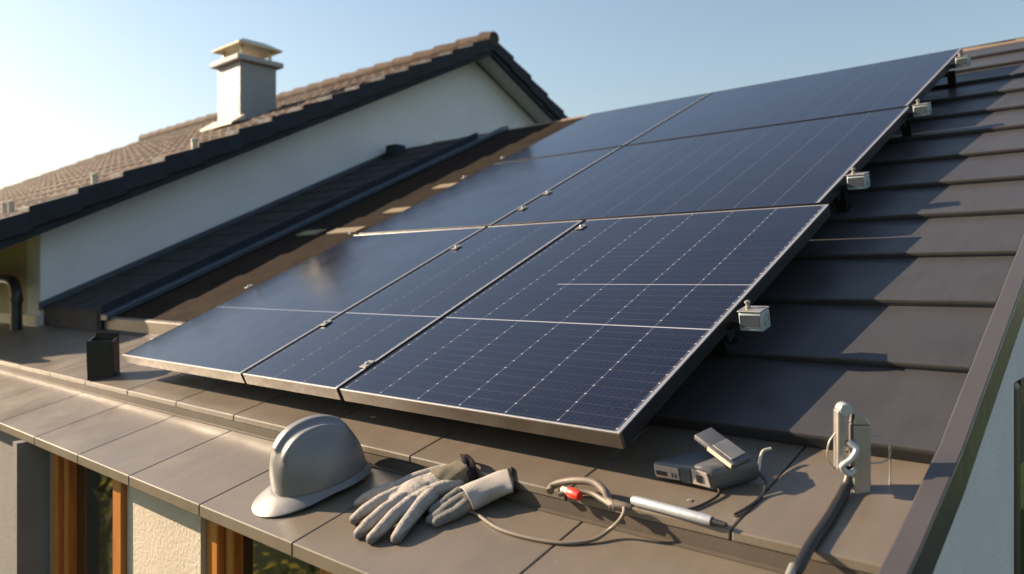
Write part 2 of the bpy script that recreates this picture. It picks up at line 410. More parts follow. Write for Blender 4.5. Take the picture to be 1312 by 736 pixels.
# left part of the same slope, felt darkened to stand for shade
bm = bmesh.new()
prism(bm, [(1.95, z_roof(1.95) + 0.012), (RIDGE_Y, z_roof(RIDGE_Y) + 0.012), (RIDGE_Y, z_roof(RIDGE_Y) - 0.05), (1.95, z_roof(1.95) - 0.05)], -5.25, -3.621)
hpart(bm, 'shade_felt_roof', M_felt_shade)
bm = bmesh.new()
prism(bm, [(1.925, z_terr(1.925) - 0.01), (1.925, z_roof(1.925) + 0.020), (1.95, z_roof(1.95) + 0.020), (1.95, z_terr(1.95) - 0.01)], -5.25, -3.30, 'x', 0.004, 2)
hpart(bm, 'felt_edge_strip', M_deck)
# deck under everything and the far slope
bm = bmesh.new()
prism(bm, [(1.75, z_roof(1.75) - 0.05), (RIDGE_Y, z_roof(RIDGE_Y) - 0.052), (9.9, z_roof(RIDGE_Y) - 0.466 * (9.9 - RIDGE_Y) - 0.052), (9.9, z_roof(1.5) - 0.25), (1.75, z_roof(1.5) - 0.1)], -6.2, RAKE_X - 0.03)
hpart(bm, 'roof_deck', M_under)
bm = bmesh.new()
zr = z_roof(RIDGE_Y)
prism(bm, [(RIDGE_Y + 0.002, zr), (10.2, zr - 0.466 * (10.2 - RIDGE_Y)), (10.2, zr - 0.466 * (10.2 - RIDGE_Y) - 0.045), (RIDGE_Y + 0.002, zr - 0.045)], -6.2, RAKE_X - 0.001)
hpart(bm, 'rear_roof', M_course)
# ridge caps: half rounds over the left part and along the ridge
bm = bmesh.new()
x = -6.25
while x < RAKE_X - 0.3:
    tube(bm, [(x, RIDGE_Y, zr - 0.026), (x + 0.46, RIDGE_Y, zr - 0.034)], 0.046, seg=16, smooth=False)
    x += 0.45
hpart(bm, 'ridge_cap', M_ridge, True)
# raised rake trim
def trim_poly(top, bot):
    ptsY = [0.985, 1.40, 1.70, RIDGE_Y + 0.06]
    def zz(y): return z_ledge(y) + 0.035 if y < 1.2 else (z_terr(y) if y < 1.65 else z_roof(y) + LIFT * 0.7)
    up = [(y, zz(y) + top) for y in ptsY]; dn = [(y, zz(y) - bot) for y in ptsY[::-1]]
    return up + dn
bm = bmesh.new(); prism(bm, trim_poly(0.018, 0.075), RAKE_X, RAKE_X + 0.045, 'x', 0.004, 2)
hpart(bm, 'rake_trim', M_rake)
# walls
def wall_with_hole(name, m, x0, x1, y0, y1, z0, z1, holes):
    bm = bmesh.new()
    xs = sorted({x0, x1, *[h[0] for h in holes], *[h[1] for h in holes]})
    for a, b in zip(xs[:-1], xs[1:]):
        hs = [h for h in holes if h[0] <= a and h[1] >= b]
        if not hs: box(bm, (a, y0, z0), (b, y1, z1))
        else:
            h = hs[0]
            box(bm, (a, y0, z0), (b, y1, h[2])); 
            if h[3] < z1: box(bm, (a, y0, h[3]), (b, y1, z1))
    return hpart(bm, name, m)
WT = -0.652; WB = -2.9
holes = [(-3.46, -2.76, -2.75, WT), (-2.225, -1.54, -2.75, WT), (-1.15, -0.75, -2.75, WT)]
wall_with_hole('front_wall', M_stucco, -3.531, RAKE_X - 0.255, 1.09, 1.40, GROUND_Z, WT, holes)
bm = bmesh.new(); box(bm, (-3.585, 0.97, GROUND_Z), (-3.532, 1.4, WT)); hpart(bm, 'side_pier', M_fin)
bm = bmesh.new(); box(bm, (HX0 + 0.2, 1.09, GROUND_Z), (-3.586, 1.4, WT)); hpart(bm, 'side_wall', M_fin)
for (a, b, z0, z1), y0 in zip(holes, (1.070, 1.105, 1.105)):
    win = bmesh.new(); y1 = y0 + 0.075; zt = z1 - 0.004; fw = 0.075
    box(win, (a + 0.001, y0, z0), (a + fw, y1, zt), 0.004, 1); box(win, (b - fw, y0, z0), (b - 0.001, y1, zt), 0.004, 1)
    box(win, (a + fw, y0 + 0.002, zt - 0.03), (b - fw, y1, zt), 0.004, 1); box(win, (a + fw, y0 + 0.002, z0), (b - fw, y1, z0 + 0.09), 0.004, 1)
    # inner sash
    a2, b2 = a + fw + 0.004, b - fw - 0.004; s = 0.045
    box(win, (a2, y0 + 0.02, z0 + 0.095), (a2 + s, y1 + 0.03, zt - 0.034), 0.006, 1); box(win, (b2 - s, y0 + 0.02, z0 + 0.095), (b2, y1 + 0.03, zt - 0.034), 0.006, 1)
    wo = hpart(win, 'window', M_wood)
    p = bmesh.new(); box(p, (a2 + s, y0 + 0.055, z0 + 0.1), (b2 - s, y0 + 0.075, zt - 0.034))
    pane = hpart(p, 'pane', M_glass, parent=None); pane.parent = wo; pane.location = (0, 0, 0)
# gable wall with its dark window
GY0, GZ1 = 2.58, -0.29
bm = bmesh.new()
wx0, wx1 = RAKE_X - 0.25, RAKE_X - 0.006
def zt(y): return (z_ledge(y) - 0.03 if y < 1.35 else z_terr(y) - 0.03) if y < 1.65 else (z_roof(y) - 0.02 if y < RIDGE_Y else zr - 0.466 * (y - RIDGE_Y) - 0.05)
prism(bm, [(1.09, GROUND_Z), (1.09, zt(1.09)), (1.34, zt(1.34)), (1.40, zt(1.40) - 0.01), (1.75, zt(1.75)), (GY0, zt(GY0)), (GY0, GROUND_Z)], wx0, wx1)
prism(bm, [(GY0, GZ1), (GY0, zt(GY0)), (3.7, zt(3.7)), (3.7, GZ1)], wx0, wx1)
prism(bm, [(GY0, GROUND_Z), (GY0, -1.5), (3.7, -1.5), (3.7, GROUND_Z)], wx0, wx1)
prism(bm, [(3.7, GROUND_Z), (3.7, zt(3.7)), (RIDGE_Y, zt(RIDGE_Y)), (9.9, zt(9.9)), (9.9, GROUND_Z)], wx0, wx1)
bmesh.ops.remove_doubles(bm, verts=bm.verts[:], dist=1e-5)
hpart(bm, 'gable_wall', M_gable)
bm = bmesh.new()
fx = wx1 + 0.006
box(bm, (fx - 0.09, GY0 - 0.005, -1.5), (fx, GY0 + 0.09, GZ1), 0.02, 3); box(bm, (fx - 0.09, 3.61, -1.5), (fx, 3.7, GZ1), 0.012, 2)
box(bm, (fx - 0.088, GY0 + 0.09, GZ1 - 0.08), (fx - 0.002, 3.61, GZ1)); box(bm, (fx - 0.088, GY0 + 0.09, -1.5), (fx - 0.002, 3.61, -1.42))
wo = hpart(bm, 'window', M_dkwood)
bm = bmesh.new(); box(bm, (fx - 0.06, GY0 + 0.09, -1.42), (fx - 0.045, 3.61, GZ1 - 0.08)); pane = hpart(bm, 'pane', M_glass); pane.parent = wo; pane.location = (0, 0, 0)
bm = bmesh.new(); box(bm, (HX0 + .2, 9.6, GROUND_Z), (wx0 - .01, 9.85, -0.6)); hpart(bm, 'rear_wall', M_stucco)

# sunlit patches on the felt, painted as thin pale plates
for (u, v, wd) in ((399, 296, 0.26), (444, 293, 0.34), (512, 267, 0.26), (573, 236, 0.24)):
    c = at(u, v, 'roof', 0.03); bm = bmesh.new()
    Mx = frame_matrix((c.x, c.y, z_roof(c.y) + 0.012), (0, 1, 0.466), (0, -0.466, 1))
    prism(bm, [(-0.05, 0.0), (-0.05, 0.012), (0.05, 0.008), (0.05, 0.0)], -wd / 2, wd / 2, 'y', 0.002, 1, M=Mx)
    hpart(bm, 'sun_patch', M_sunpatch)

# abutment strip between our roof and the neighbour's gable
bm = bmesh.new()
def zs(y): return z_roof(y) + 0.075
y = 1.93; stp = 0.235
while y < 5.3:
    y2 = min(y + stp + 0.02, 5.34)
    xs = -6.28
    for j in range(4):
        xa = -6.28 + j * 0.255 + random.uniform(-.004, .004); xb = -6.28 + (j + 1) * 0.255 - 0.006
        prism(bm, [(y, zs(y) - 0.02), (y - 0.002, zs(y) + 0.010 + random.uniform(-.003, .003)), (y2, zs(y2) + 0.004), (y2, zs(y2) - 0.02)], xa, xb)
    y += stp
hpart(bm, 'abutment_tiles', M_striptile)
bm = bmesh.new()
prism(bm, [(1.90, zs(1.90) + 0.035), (5.35, zs(5.35) + 0.035), (5.35, zs(5.35) - 0.15), (1.90, zs(1.90) - 0.15)], -5.262, -5.225, 'x', 0.006, 2)
prism(bm, [(1.90, zs(1.90) - 0.021), (5.35, zs(5.35) - 0.021), (5.35, zs(5.35) - 0.15), (1.90, zs(1.90) - 0.15)], -6.28, -5.263)
prism(bm, [(1.895, z_terr(1.895) - 0.05), (1.895, zs(1.895) + 0.012), (1.928, zs(1.928) + 0.012), (1.928, z_terr(1.928) - 0.05)], -6.28, -5.263, 'x', 0.004, 1)
hpart(bm, 'abutment_verge', M_verge)
bm = bmesh.new()
prism(bm, [(1.90, z_roof(1.9) + 0.015), (1.9, z_roof(1.9) + 0.055), (5.68, z_roof(5.68) + 0.055), (5.68, z_roof(5.68) + 0.015)], -5.224, -5.12, 'x', 0.006, 2)
hpart(bm, 'abutment_flashing', M_zinc)
bm = bmesh.new()
prism(bm, [(1.86, zs(1.86)), (1.86, zs(1.86) + 0.05), (5.30, zs(5.30) + 0.05), (5.30, zs(5.30))], -6.31, -6.27, 'x', 0.005, 1)
hpart(bm, 'wall_flashing', M_zinc)
bm = bmesh.new(); box(bm, (-6.24, 5.02, zs(5.02)), (-6.08, 5.16, zs(5.16) + 0.07), 0.01, 2); hpart(bm, 'roof_vent', M_verge)

# ------------------------------------------------------------------ neighbour house
NX = -6.315                                                        # its gable wall
VX = -6.0                                                          # outer face of its verge
APY = 6.385
def z_n(y): return (-0.398 + 0.4915 * y) if y <= APY else (-0.398 + 0.4915 * APY - 0.5 * (y - APY))
neigh = thing('neighbour_house', 'white rendered neighbouring house with brown tiled gable roof and dark verge', 'house', (-9.0, 5.0, GROUND_Z))
def npart(bm, name, m, smooth=False, parent=None):
    return hpart(bm, name, m, smooth, parent or neigh)
NY0, NY1 = 1.885, 10.9
bm = bmesh.new()
T = 0.17
prism(bm, [(NY0, GROUND_Z), (NY0, z_n(NY0) - T), (APY, z_n(APY) - T), (NY1, z_n(NY1) - T), (NY1, GROUND_Z)], NX - 0.3, NX)
npart(bm, 'gable_wall', M_nwall)
bm = bmesh.new(); box(bm, (-16, NY0 + 0.002, GROUND_Z), (NX - 0.301, NY0 + 0.3, z_n(NY0) - T)); npart(bm, 'front_wall', M_nbeige)
bm = bmesh.new(); box(bm, (-12, NY0 - 0.035, z_terr(NY0) - 0.1), (NX - 0.002, NY0, z_terr(NY0) + 0.075), 0.008, 2); npart(bm, 'plinth', M_plate)
# tiled front slope as a real wave-and-step surface
bm = bmesh.new()
EY = 1.10; course = 0.33; roll = 0.19
nx0, nx1 = -15.5, VX - 0.05
def tile_slope(bm, ya, yb, zf, sgn):
    ncourse = int(abs(yb - ya) / course * 1.12) + 1
    cy = (yb - ya) / ncourse
    nxs = int((nx1 - nx0) / (roll / 8))
    rows = []
    for i in range(ncourse):
        off = [random.uniform(-0.005, 0.005) for _ in range(int((nx1 - nx0) / roll) + 2)]
        for t, lift in ((0.0, 0.026), (0.5, 0.013), (0.985, 0.0)):
            yy = ya + cy * (i + t); row = []
            for k in range(nxs + 1):
                xx = nx0 + (nx1 - nx0) * k / nxs
                ph = (xx / roll) % 1.0
                wv = 0.019 * max(0.0, math.cos(2 * math.pi * ph)) ** 0.8 - 0.006
                row.append(bm.verts.new((xx, yy, zf(yy) + wv + lift + off[int((xx - nx0) / roll)])))
            rows.append(row)
    for a, b in zip(rows[:-1], rows[1:]):
        for k in range(nxs): bm.faces.new((a[k], a[k + 1], b[k + 1], b[k]))
tile_slope(bm, EY, APY - 0.02, z_n, 1)
tile_slope(bm, APY + 4.6, APY + 0.02, z_n, -1)
nroof = npart(bm, 'roof', M_tile, True)
bm = bmesh.new()                                                   # roof body below the tiles
prism(bm, [(EY, z_n(EY) - 0.02), (APY, z_n(APY) - 0.02), (NY1 + 0.3, z_n(NY1 + .3) - 0.02), (NY1 + 0.3, z_n(NY1 + .3) - 0.14), (APY, z_n(APY) - 0.14), (EY, z_n(EY) - 0.14)], -15.5, VX - 0.06)
npart(bm, 'roof_boarding', M_soffit)
# barge boards and verge tiles
bm = bmesh.new()
for ya, yb in ((EY - 0.02, APY), (APY + 0.001, NY1 + 0.3)):
    prism(bm, [(ya, z_n(ya) - 0.16), (yb, z_n(yb) - 0.16), (yb, z_n(yb) - 0.04), (ya, z_n(ya) - 0.04)], VX - 0.059, VX - 0.015, 'x')
npart(bm, 'barge_board', M_verge)
def verge_tile(ya, yb, n):
    for i in range(n):
        y0 = ya + (yb - ya) * i / n; y1 = ya + (yb - ya) * (i + 1) / n
        d = 0.03 * (1 if yb > ya else -1)
        bm = bmesh.new()
        prism(bm, [(y0, z_n(y0) - 0.085), (y1 + d, z_n(y1) - 0.10), (y1 + d, z_n(y1) + 0.042), (y0, z_n(y0) + 0.066)], VX - 0.012 - 0.006, VX + 0.012 + random.uniform(-.002, .002), 'x', 0.004, 1)
        prism(bm, [(y0, z_n(y0) + 0.020), (y1 + d, z_n(y1) - 0.002), (y1 + d, z_n(y1) + 0.042), (y0, z_n(y0) + 0.066)], VX - 0.22, VX - 0.0185, 'x', 0.003, 1)
        npart(bm, 'verge_tile', M_verge)
verge_tile(EY, APY - 0.03, 17); verge_tile(NY1 + 0.3, APY + 0.03, 15)
bm = bmesh.new(); x = -15.4
while x < VX:
    xe = min(x + 0.40, VX + 0.02)
    tube(bm, [(x, APY, z_n(APY) + 0.035), (xe, APY, z_n(APY) + 0.020)], lambda t: 0.095 - 0.014 * t, seg=14, smooth=False); x += 0.385
npart(bm, 'ridge_tiles', M_tile, True)
# chimney
CX0, CX1, CY0, CY1 = -8.45, -7.93, 4.34, 4.79
chim = None
bm = bmesh.new(); box(bm, (CX0, CY0, 1.5), (CX1, CY1, 2.45), 0.008, 1); chim = npart(bm, 'chimney', M_chim)
def cpart(bm, name, m):
    o = finish(bm, name, m, chim); return o
bm = bmesh.new(); box(bm, (CX0 - 0.06, CY0 - 0.06, 2.451), (CX1 + 0.06, CY1 + 0.06, 2.512), 0.012, 2); cpart(bm, 'chimney_slab', M_chimcap)
bm = bmesh.new()
for px in (CX0 + 0.06, CX1 - 0.06):
    for py in (CY0 + 0.05, CY1 - 0.05): bm = bmesh.new(); box(bm, (px - 0.015, py - 0.015, 2.513), (px + 0.015, py + 0.015, 2.645)); cpart(bm, 'cowl_post', M_brass)

bm = bmesh.new()
mx, my = (CX0 + CX1) / 2, (CY0 + CY1) / 2
for (hx, hy, z0, hx2, hy2, z1) in ((0.31, 0.27, 2.635, 0.17, 0.14, 2.735),):
    lo = [bm.verts.new((mx + sx * hx, my + sy * hy, z0)) for sx, sy in ((-1, -1), (1, -1), (1, 1), (-1, 1))]
    lo2 = [bm.verts.new((mx + sx * (hx + .004), my + sy * (hy + .004), z0 + 0.016)) for sx, sy in ((-1, -1), (1, -1), (1, 1), (-1, 1))]
    hi = [bm.verts.new((mx + sx * hx2, my + sy * hy2, z1)) for sx, sy in ((-1, -1), (1, -1), (1, 1), (-1, 1))]
    bm.faces.new(lo[::-1]); bm.faces.new(hi)
    for a, b in ((lo, lo2), (lo2, hi)):
        for i in range(4): bm.faces.new((a[i], a[(i + 1) % 4], b[(i + 1) % 4], b[i]))
cpart(bm, 'cowl', M_brass)
bm = bmesh.new()                                                   # pale lead skirt round the chimney foot
def zc(y): return z_n(y) + 0.055
prism(bm, [(CY0 - 0.16, zc(CY0 - 0.16)), (CY0 - 0.16, zc(CY0 - 0.16) + 0.02), (CY0 - 0.001, zc(CY0) + 0.05), (CY0 - 0.001, zc(CY0))], CX0 - 0.10, CX1 + 0.10)
cpart(bm, 'chimney_flashing', M_plate)
# little pale roof pins
def at_n(u, v):
    d = FWD + RGT * ((u - 656) / F) + UP * ((360 - v) / F)
    return d * (-0.398 / (d.z - 0.4915 * d.y))
for (u, v) in ((249, 196), (121, 242), (6, 278), (14, 277)):
    p = at_n(u, v); bm = bmesh.new()
    lathe(bm, [(0.022, 0.0), (0.022, 0.07), (0.026, 0.073), (0.026, 0.09), (0.01, 0.098)], 12, Matrix.Translation((p.x, p.y, z_n(p.y) + 0.02)))
    npart(bm, 'roof_pin', M_plate, True)
# downpipe at the front corner
bm = bmesh.new()
dpx, dpy = -6.42, 1.76
tube(bm, [(-7.6, dpy, 0.02), (-6.72, dpy, 0.01), (-6.50, dpy, -0.01), (dpx, dpy, -0.09), (dpx, dpy, -0.20), (dpx, dpy, -0.36)], 0.038, 16, 6)
tube(bm, [(dpx, dpy, -0.115), (dpx, dpy, -0.155)], 0.045, 16, smooth=False)
npart(bm, 'downpipe', M_blackpipe, True)
bm = bmesh.new(); prism(bm, [(EY - 0.13, z_n(EY) - 0.13), (EY - 0.13, z_n(EY) - 0.02), (EY - 0.10, z_n(EY) - 0.02), (EY - 0.09, z_n(EY) - 0.10), (EY - .02, z_n(EY) - 0.10), (EY - .02, z_n(EY) - 0.13)], -15.4, VX + 0.02); npart(bm, 'gutter', M_verge)

# ------------------------------------------------------------------ solar panels
SL = 0.466; CS = math.cos(math.atan(SL))
EX = Vector((1, 0, 0)); EYV = Vector((0, CS, SL * CS)); EZV = Vector((0, -SL * CS, CS))
P_ROT = Matrix((EX, EYV, EZV)).transposed().to_euler()
FH = 0.042
def panel(x0, x1, y0, y1, ncol, label, vis, nrow=12):
    k = 1.054; x0 *= k; x1 *= k; y0 *= k; y1 *= k
    wid = x1 - x0; ln = (y1 - y0) / CS
    root = thing('solar_panel', label, 'solar panel', (x0, y0, z_panel(y0)), 'solar panels mounted on the roof', P_ROT)
    lip = 0.011
    bm = bmesh.new()
    # frame walls (their shade painted in as black) with a thin silver top lip
    for lo, hi in (((0, ln - lip, -FH), (wid, ln, -0.003)), ((0, lip, -FH), (lip, ln - lip, -0.003)), ((wid - lip, lip, -FH), (wid, ln - lip, -0.003))):
        box(bm, lo, hi)
    finish(bm, 'frame', M_framedk, root)
    bm = bmesh.new(); box(bm, (0, 0, -FH), (wid, lip - 0.0002, -0.003), 0.0008, 1)
    finish(bm, 'front_rail', M_frame_sunlit if y0 < 1.5 else M_framedk, root)  # lowest row painted as sunlit tan, upper rows black
    bm = bmesh.new()
    lf = 0.0055
    if y0 < 1.5: box(bm, (0, 0, -0.0029), (wid, lf, 0), 0.0006, 1)
    box(bm, (wid - lip, lf, -0.0029), (wid, ln - lf, 0), 0.0006, 1)
    if y0 < 1.5: box(bm, (0, ln - lf, -0.0029), (wid, ln, 0), 0.0006, 1)
    finish(bm, 'frame_lip', M_edge, root)
    bm = bmesh.new(); box(bm, (0, lf, -0.0029), (0.004, ln - lf, -0.0002), 0.0006, 1)
    if y0 >= 1.5: box(bm, (0, 0, -0.0029), (wid, lf, -0.0001), 0.0006, 1); box(bm, (0, ln - lf, -0.0029), (wid, ln, -0.0001), 0.0006, 1)
    finish(bm, 'dark_lip', M_framedk, root)
    bm = bmesh.new(); box(bm, (0.0042, lf + 0.0002, -0.0028), (wid - lip - 0.0002, ln - lf - 0.0002, -0.0012))
    finish(bm, 'laminate', pv_mat(ncol, wid, ln, nrow, vis=vis), root)
    bm = bmesh.new(); box(bm, (wid / 2 - 0.06, ln * 0.5 - 0.03, -0.03), (wid / 2 + 0.06, ln * 0.5 + 0.03, -0.0085), 0.003, 1)
    finish(bm, 'junction_box', M_black, root)
    return root
G = 0.016
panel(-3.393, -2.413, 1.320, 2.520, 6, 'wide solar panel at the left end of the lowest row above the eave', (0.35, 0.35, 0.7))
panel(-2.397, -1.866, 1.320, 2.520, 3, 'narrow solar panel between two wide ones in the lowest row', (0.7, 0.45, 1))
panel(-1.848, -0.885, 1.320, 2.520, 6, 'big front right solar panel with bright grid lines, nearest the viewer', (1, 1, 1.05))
panel(-3.38, -2.400, 2.538, 3.600, 6, 'solar panel with grid lines faded as under reflection at the left of the middle row', (0.10, 0.05, 0))
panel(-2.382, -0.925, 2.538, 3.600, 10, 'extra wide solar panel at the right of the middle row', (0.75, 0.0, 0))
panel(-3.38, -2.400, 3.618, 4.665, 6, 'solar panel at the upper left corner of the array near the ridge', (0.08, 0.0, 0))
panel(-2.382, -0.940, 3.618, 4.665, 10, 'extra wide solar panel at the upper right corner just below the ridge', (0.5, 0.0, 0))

# rails, their end housings and the clamps
def on_panel(x, y, h=0.0): return Vector((x, y, z_panel(y))) + EZV * h
rails = [(1.918, -0.868), (2.909, -0.920), (3.773, -0.920), (4.64, -0.933)]
rail_labels = ['aluminium mounting rail under the lowest row of panels, ending at the nearest housing', 'aluminium mounting rail under the lower half of the middle panel row', 'aluminium mounting rail under the joint of middle and top panel rows', 'aluminium mounting rail under the top row of panels by the ridge']
for (y, x1), lb in zip(rails, rail_labels):
    r = thing('mounting_rail', lb, 'rail', on_panel(-2.2, y, -FH - 0.02), 'mounting rails under the panels', P_ROT)
    bm = bmesh.new(); L0, L1 = -3.54 + 2.2, x1 + 2.2 - 0.075
    box(bm, (L0, -0.02, -0.02), (L1, 0.02, 0.019)); finish(bm, 'rail_bar', M_framedk, r)
    for fx_ in (-3.0, -2.2, -1.5, -1.0):
        bm = bmesh.new(); box(bm, (fx_ + 2.2 - 0.02, 0.021, -0.085), (fx_ + 2.2 + 0.02, 0.028, 0.0)); box(bm, (fx_ + 2.2 - 0.02, 0.0285, -0.085), (fx_ + 2.2 + 0.02, 0.10, -0.078)); finish(bm, 'foot', M_framedk, r)

def housing(y, x1, s, label):
    root = thing('rail_end_housing', label, 'end clamp', on_panel(x1, y, -0.018), 'pale rail end housings along the right edge', None)
    root.rotation_euler = Matrix.Rotation(R(14), 3, 'X').to_euler()
    bm = bmesh.new(); a = 0.036 * s
    box(bm, (-a * 1.0, -a * 0.8, -a * 0.85), (a, a * 0.8, a * 0.75), 0.006 * s, 3); finish(bm, 'body', M_clampbox, root, True)
    bm = bmesh.new(); box(bm, (-a * 1.06, -a * 0.86, a * 0.755), (a * 1.03, a * 0.86, a * 0.90), 0.003 * s, 2); finish(bm, 'lid', M_alu, root)
    bm = bmesh.new(); lathe(bm, [(0.008 * s, 0), (0.008 * s, 0.006 * s), (0.0055 * s, 0.008 * s), (0.0055 * s, 0.014 * s), (0.009 * s, 0.016 * s), (0.009 * s, 0.021 * s), (0.004 * s, 0.024 * s)], 16, Matrix.Translation((-a * 0.45, 0, a * 0.90)))
    finish(bm, 'knob', M_alu, root, True)
    bm = bmesh.new(); M_ = Matrix.Translation((a + 0.0002, 0, 0)) @ Matrix.Rotation(R(90), 4, 'Y')
    lathe(bm, [(0.017 * s, 0), (0.017 * s, 0.003), (0.013 * s, 0.003), (0.013 * s, 0.001), (0.007 * s, 0.001), (0.006 * s, 0.003), (0.001, 0.003)], 20, M_); finish(bm, 'end_ring', M_silver, root, True)
    bm = bmesh.new(); box(bm, (-a * 0.85, -a * 0.84, -a * 0.5), (a * 0.8, -a * 0.805, a * 0.52), 0.002 * s, 1); finish(bm, 'front_window', M_zinc, root)
    bm = bmesh.new(); box(bm, (-a * 2.3, -a * 0.35, -a * 0.9), (-a * 1.001, a * 0.4, -a * 0.2)); finish(bm, 'shank', M_framedk, root)
hl = ['nearest pale rail end housing beside the front right panel', 'second pale rail end housing from the front, beside the middle row', 'third pale rail end housing at the joint of middle and top rows', 'farthest pale rail end housing at the top right corner by the ridge']
for (y, x1), lb, s in zip(rails, hl, (0.9, 0.9, 0.88, 0.88)): housing(y, x1, s, lb)

def clamp(u, v, label, across=True, s=1.0):
    p = at(u, v, 'panel'); p = Vector((p.x, p.y, z_panel(p.y)))
    root = thing('panel_clamp', label, 'clamp', p, 'small metal clamps holding the panels', P_ROT)
    bm = bmesh.new(); box(bm, (-0.016 * s, -0.022 * s, 0.0008), (0.016 * s, 0.022 * s, 0.0055), 0.0015, 2); finish(bm, 'plate', M_alu, root)
    bm = bmesh.new(); lathe(bm, [(0.006, 0.0055), (0.006, 0.010), (0.0045, 0.0115)], 8, None); finish(bm, 'bolt', M_silver, root)
clamp(471, 468, 'metal clamp in the gap left of the big front right panel, near its lower edge')
clamp(745, 292, 'metal clamp at the upper end of the gap left of the big front right panel')
clamp(418, 415, 'metal clamp in the gap between leftmost and narrow panels, lower one')
clamp(585, 318, 'metal clamp in the gap between leftmost and narrow panels, upper one')
clamp(670, 268, 'metal clamp on the long gap just above the joint of lowest and middle rows')
clamp(702, 248, 'metal clamp on the long gap halfway up the middle row')
clamp(319, 368, 'metal clamp on the outer left edge of the lowest row', s=0.9)
clamp(450, 299, 'metal clamp on the outer left edge at the joint of lowest and middle rows', s=0.8)
clamp(595, 228, 'metal clamp on the outer left edge of the middle row', s=0.9)
clamp(644, 203, 'metal clamp on the outer left edge at the joint of middle and top rows', s=0.8)

# ------------------------------------------------------------------ helmet
def rest(p, plane):                                                # frame lying on a sloping surface
    a, b = PL[plane]; return Vector((p[0], p[1], a + b * p[1]))
LEDGE_N = Vector((0, -0.268, 1)).normalized()
def helmet():
    o = rest((-1.785, 1.215, 0), 'ledge')
    fwd_dir = Vector((-0.26, -1.0, 0)); fwd_dir.z = 0.268 * fwd_dir.y
    Mx = frame_matrix(o, fwd_dir, LEDGE_N)
    root = thing('hard_hat', 'grey ribbed hard hat with front peak resting on the eave ledge', 'hard hat', o)
    root.rotation_euler = Mx.to_3x3().to_euler()
    LF, LB, WD, HT, Z0 = 0.126, 0.132, 0.108, 0.160, 0.028
    NA, NR = 120, 46
    bm = bmesh.new(); rings = []
    def sp(v, e): return math.copysign(abs(v) ** e, v)
    for j in range(1, NR + 1):
        ph = math.pi / 2 * j / NR; ring = []
        rr = math.sin(ph) ** 0.92; hz = math.cos(ph) ** 0.86
        for i in range(NA):
            th = 2 * math.pi * i / NA; c, s_ = math.cos(th), math.sin(th)
            L = LF if c > 0 else LB
            x = L * rr * sp(c, 0.95); y = WD * rr * sp(s_, 0.95); z = HT * hz
            # three raised ribs over the crown
            fade = max(0.0, min(1.0, (z / HT - 0.42) / 0.25)) * (1 if x < 0.095 else 0.3)
            fade *= max(0.0, min(1.0, (x + 0.115) / 0.03))
            yy = abs(y)
            rib = 0.0
            if yy < 0.024: rib = 0.0085 * min(1.0, (0.024 - yy) / 0.012)
            q = abs(yy - 0.049)
            if q < 0.0125: rib = max(rib, 0.0065 * min(1.0, (0.0125 - q) / 0.009))
            n = Vector((x / L ** 2, y / WD ** 2, z / HT ** 2)).normalized()
            v = Vector((x, y, z + Z0)) + n * rib * fade
            # slight step above the brim
            ring.append(bm.verts.new(v))
        rings.append(ring)
    top = bm.verts.new((0, 0, HT + Z0 + 0.0085))
    for i in range(NA): bm.faces.new((top, rings[0][i], rings[0][(i + 1) % NA]))
    for a, b in zip(rings[:-1], rings[1:]):
        for i in range(NA): bm.faces.new((a[i], b[i], b[(i + 1) % NA], a[(i + 1) % NA]))
    sh = finish(bm, 'shell', M_helmet, root, True, 60)
    m = sh.modifiers.new('t', 'SOLIDIFY'); m.thickness = 0.003; m.offset = -1
    # brim: a gutter lip all round, drawn out into a peak at the front
    bm = bmesh.new(); prof = []
    for j in range(9):
        t = j / 8; ring = []
        for i in range(NA):
            th = 2 * math.pi * i / NA; c, s_ = math.cos(th), math.sin(th)
            L = LF if c > 0 else LB
            pk = max(0.0, math.cos(th / 1.0)) ** 1.6 if c > 0 else 0.0
            ext = 0.013 + 0.050 * pk
            bx, by = (L - 0.001) * sp(c, 0.95), (WD - 0.001) * sp(s_, 0.95)
            nx_, ny_ = c, s_
            z = Z0 + 0.004 - (0.008 + 0.021 * pk) * t ** 1.1 - 0.006 * (1 - pk) * t
            if c < 0: z -= 0.006 * t * abs(c)
            ring.append(bm.verts.new((bx + nx_ * ext * t, by + ny_ * ext * t, max(z, 0.0035))))
        prof.append(ring)
    for a, b in zip(prof[:-1], prof[1:]):
        for i in range(NA): bm.faces.new((a[i], b[i], b[(i + 1) % NA], a[(i + 1) % NA]))
    br = finish(bm, 'brim', M_helmet, root, True, 60)
    m = br.modifiers.new('t', 'SOLIDIFY'); m.thickness = 0.0035; m.offset = -1
    m2 = br.modifiers.new('b', 'BEVEL'); m2.width = 0.001; m2.segments = 2
    # headband inside
    bm = bmesh.new()
    pts = [(LF * 0.86 * math.cos(2 * math.pi * i / 48), WD * 0.86 * math.sin(2 * math.pi * i / 48)) for i in range(48)]
    lo = [bm.verts.new((x, y, 0.006)) for x, y in pts]; hi = [bm.verts.new((x, y, 0.04)) for x, y in pts]
    for i in range(48): bm.faces.new((lo[i], lo[(i + 1) % 48], hi[(i + 1) % 48], hi[i]))
    finish(bm, 'headband', M_black, root, True)
helmet()

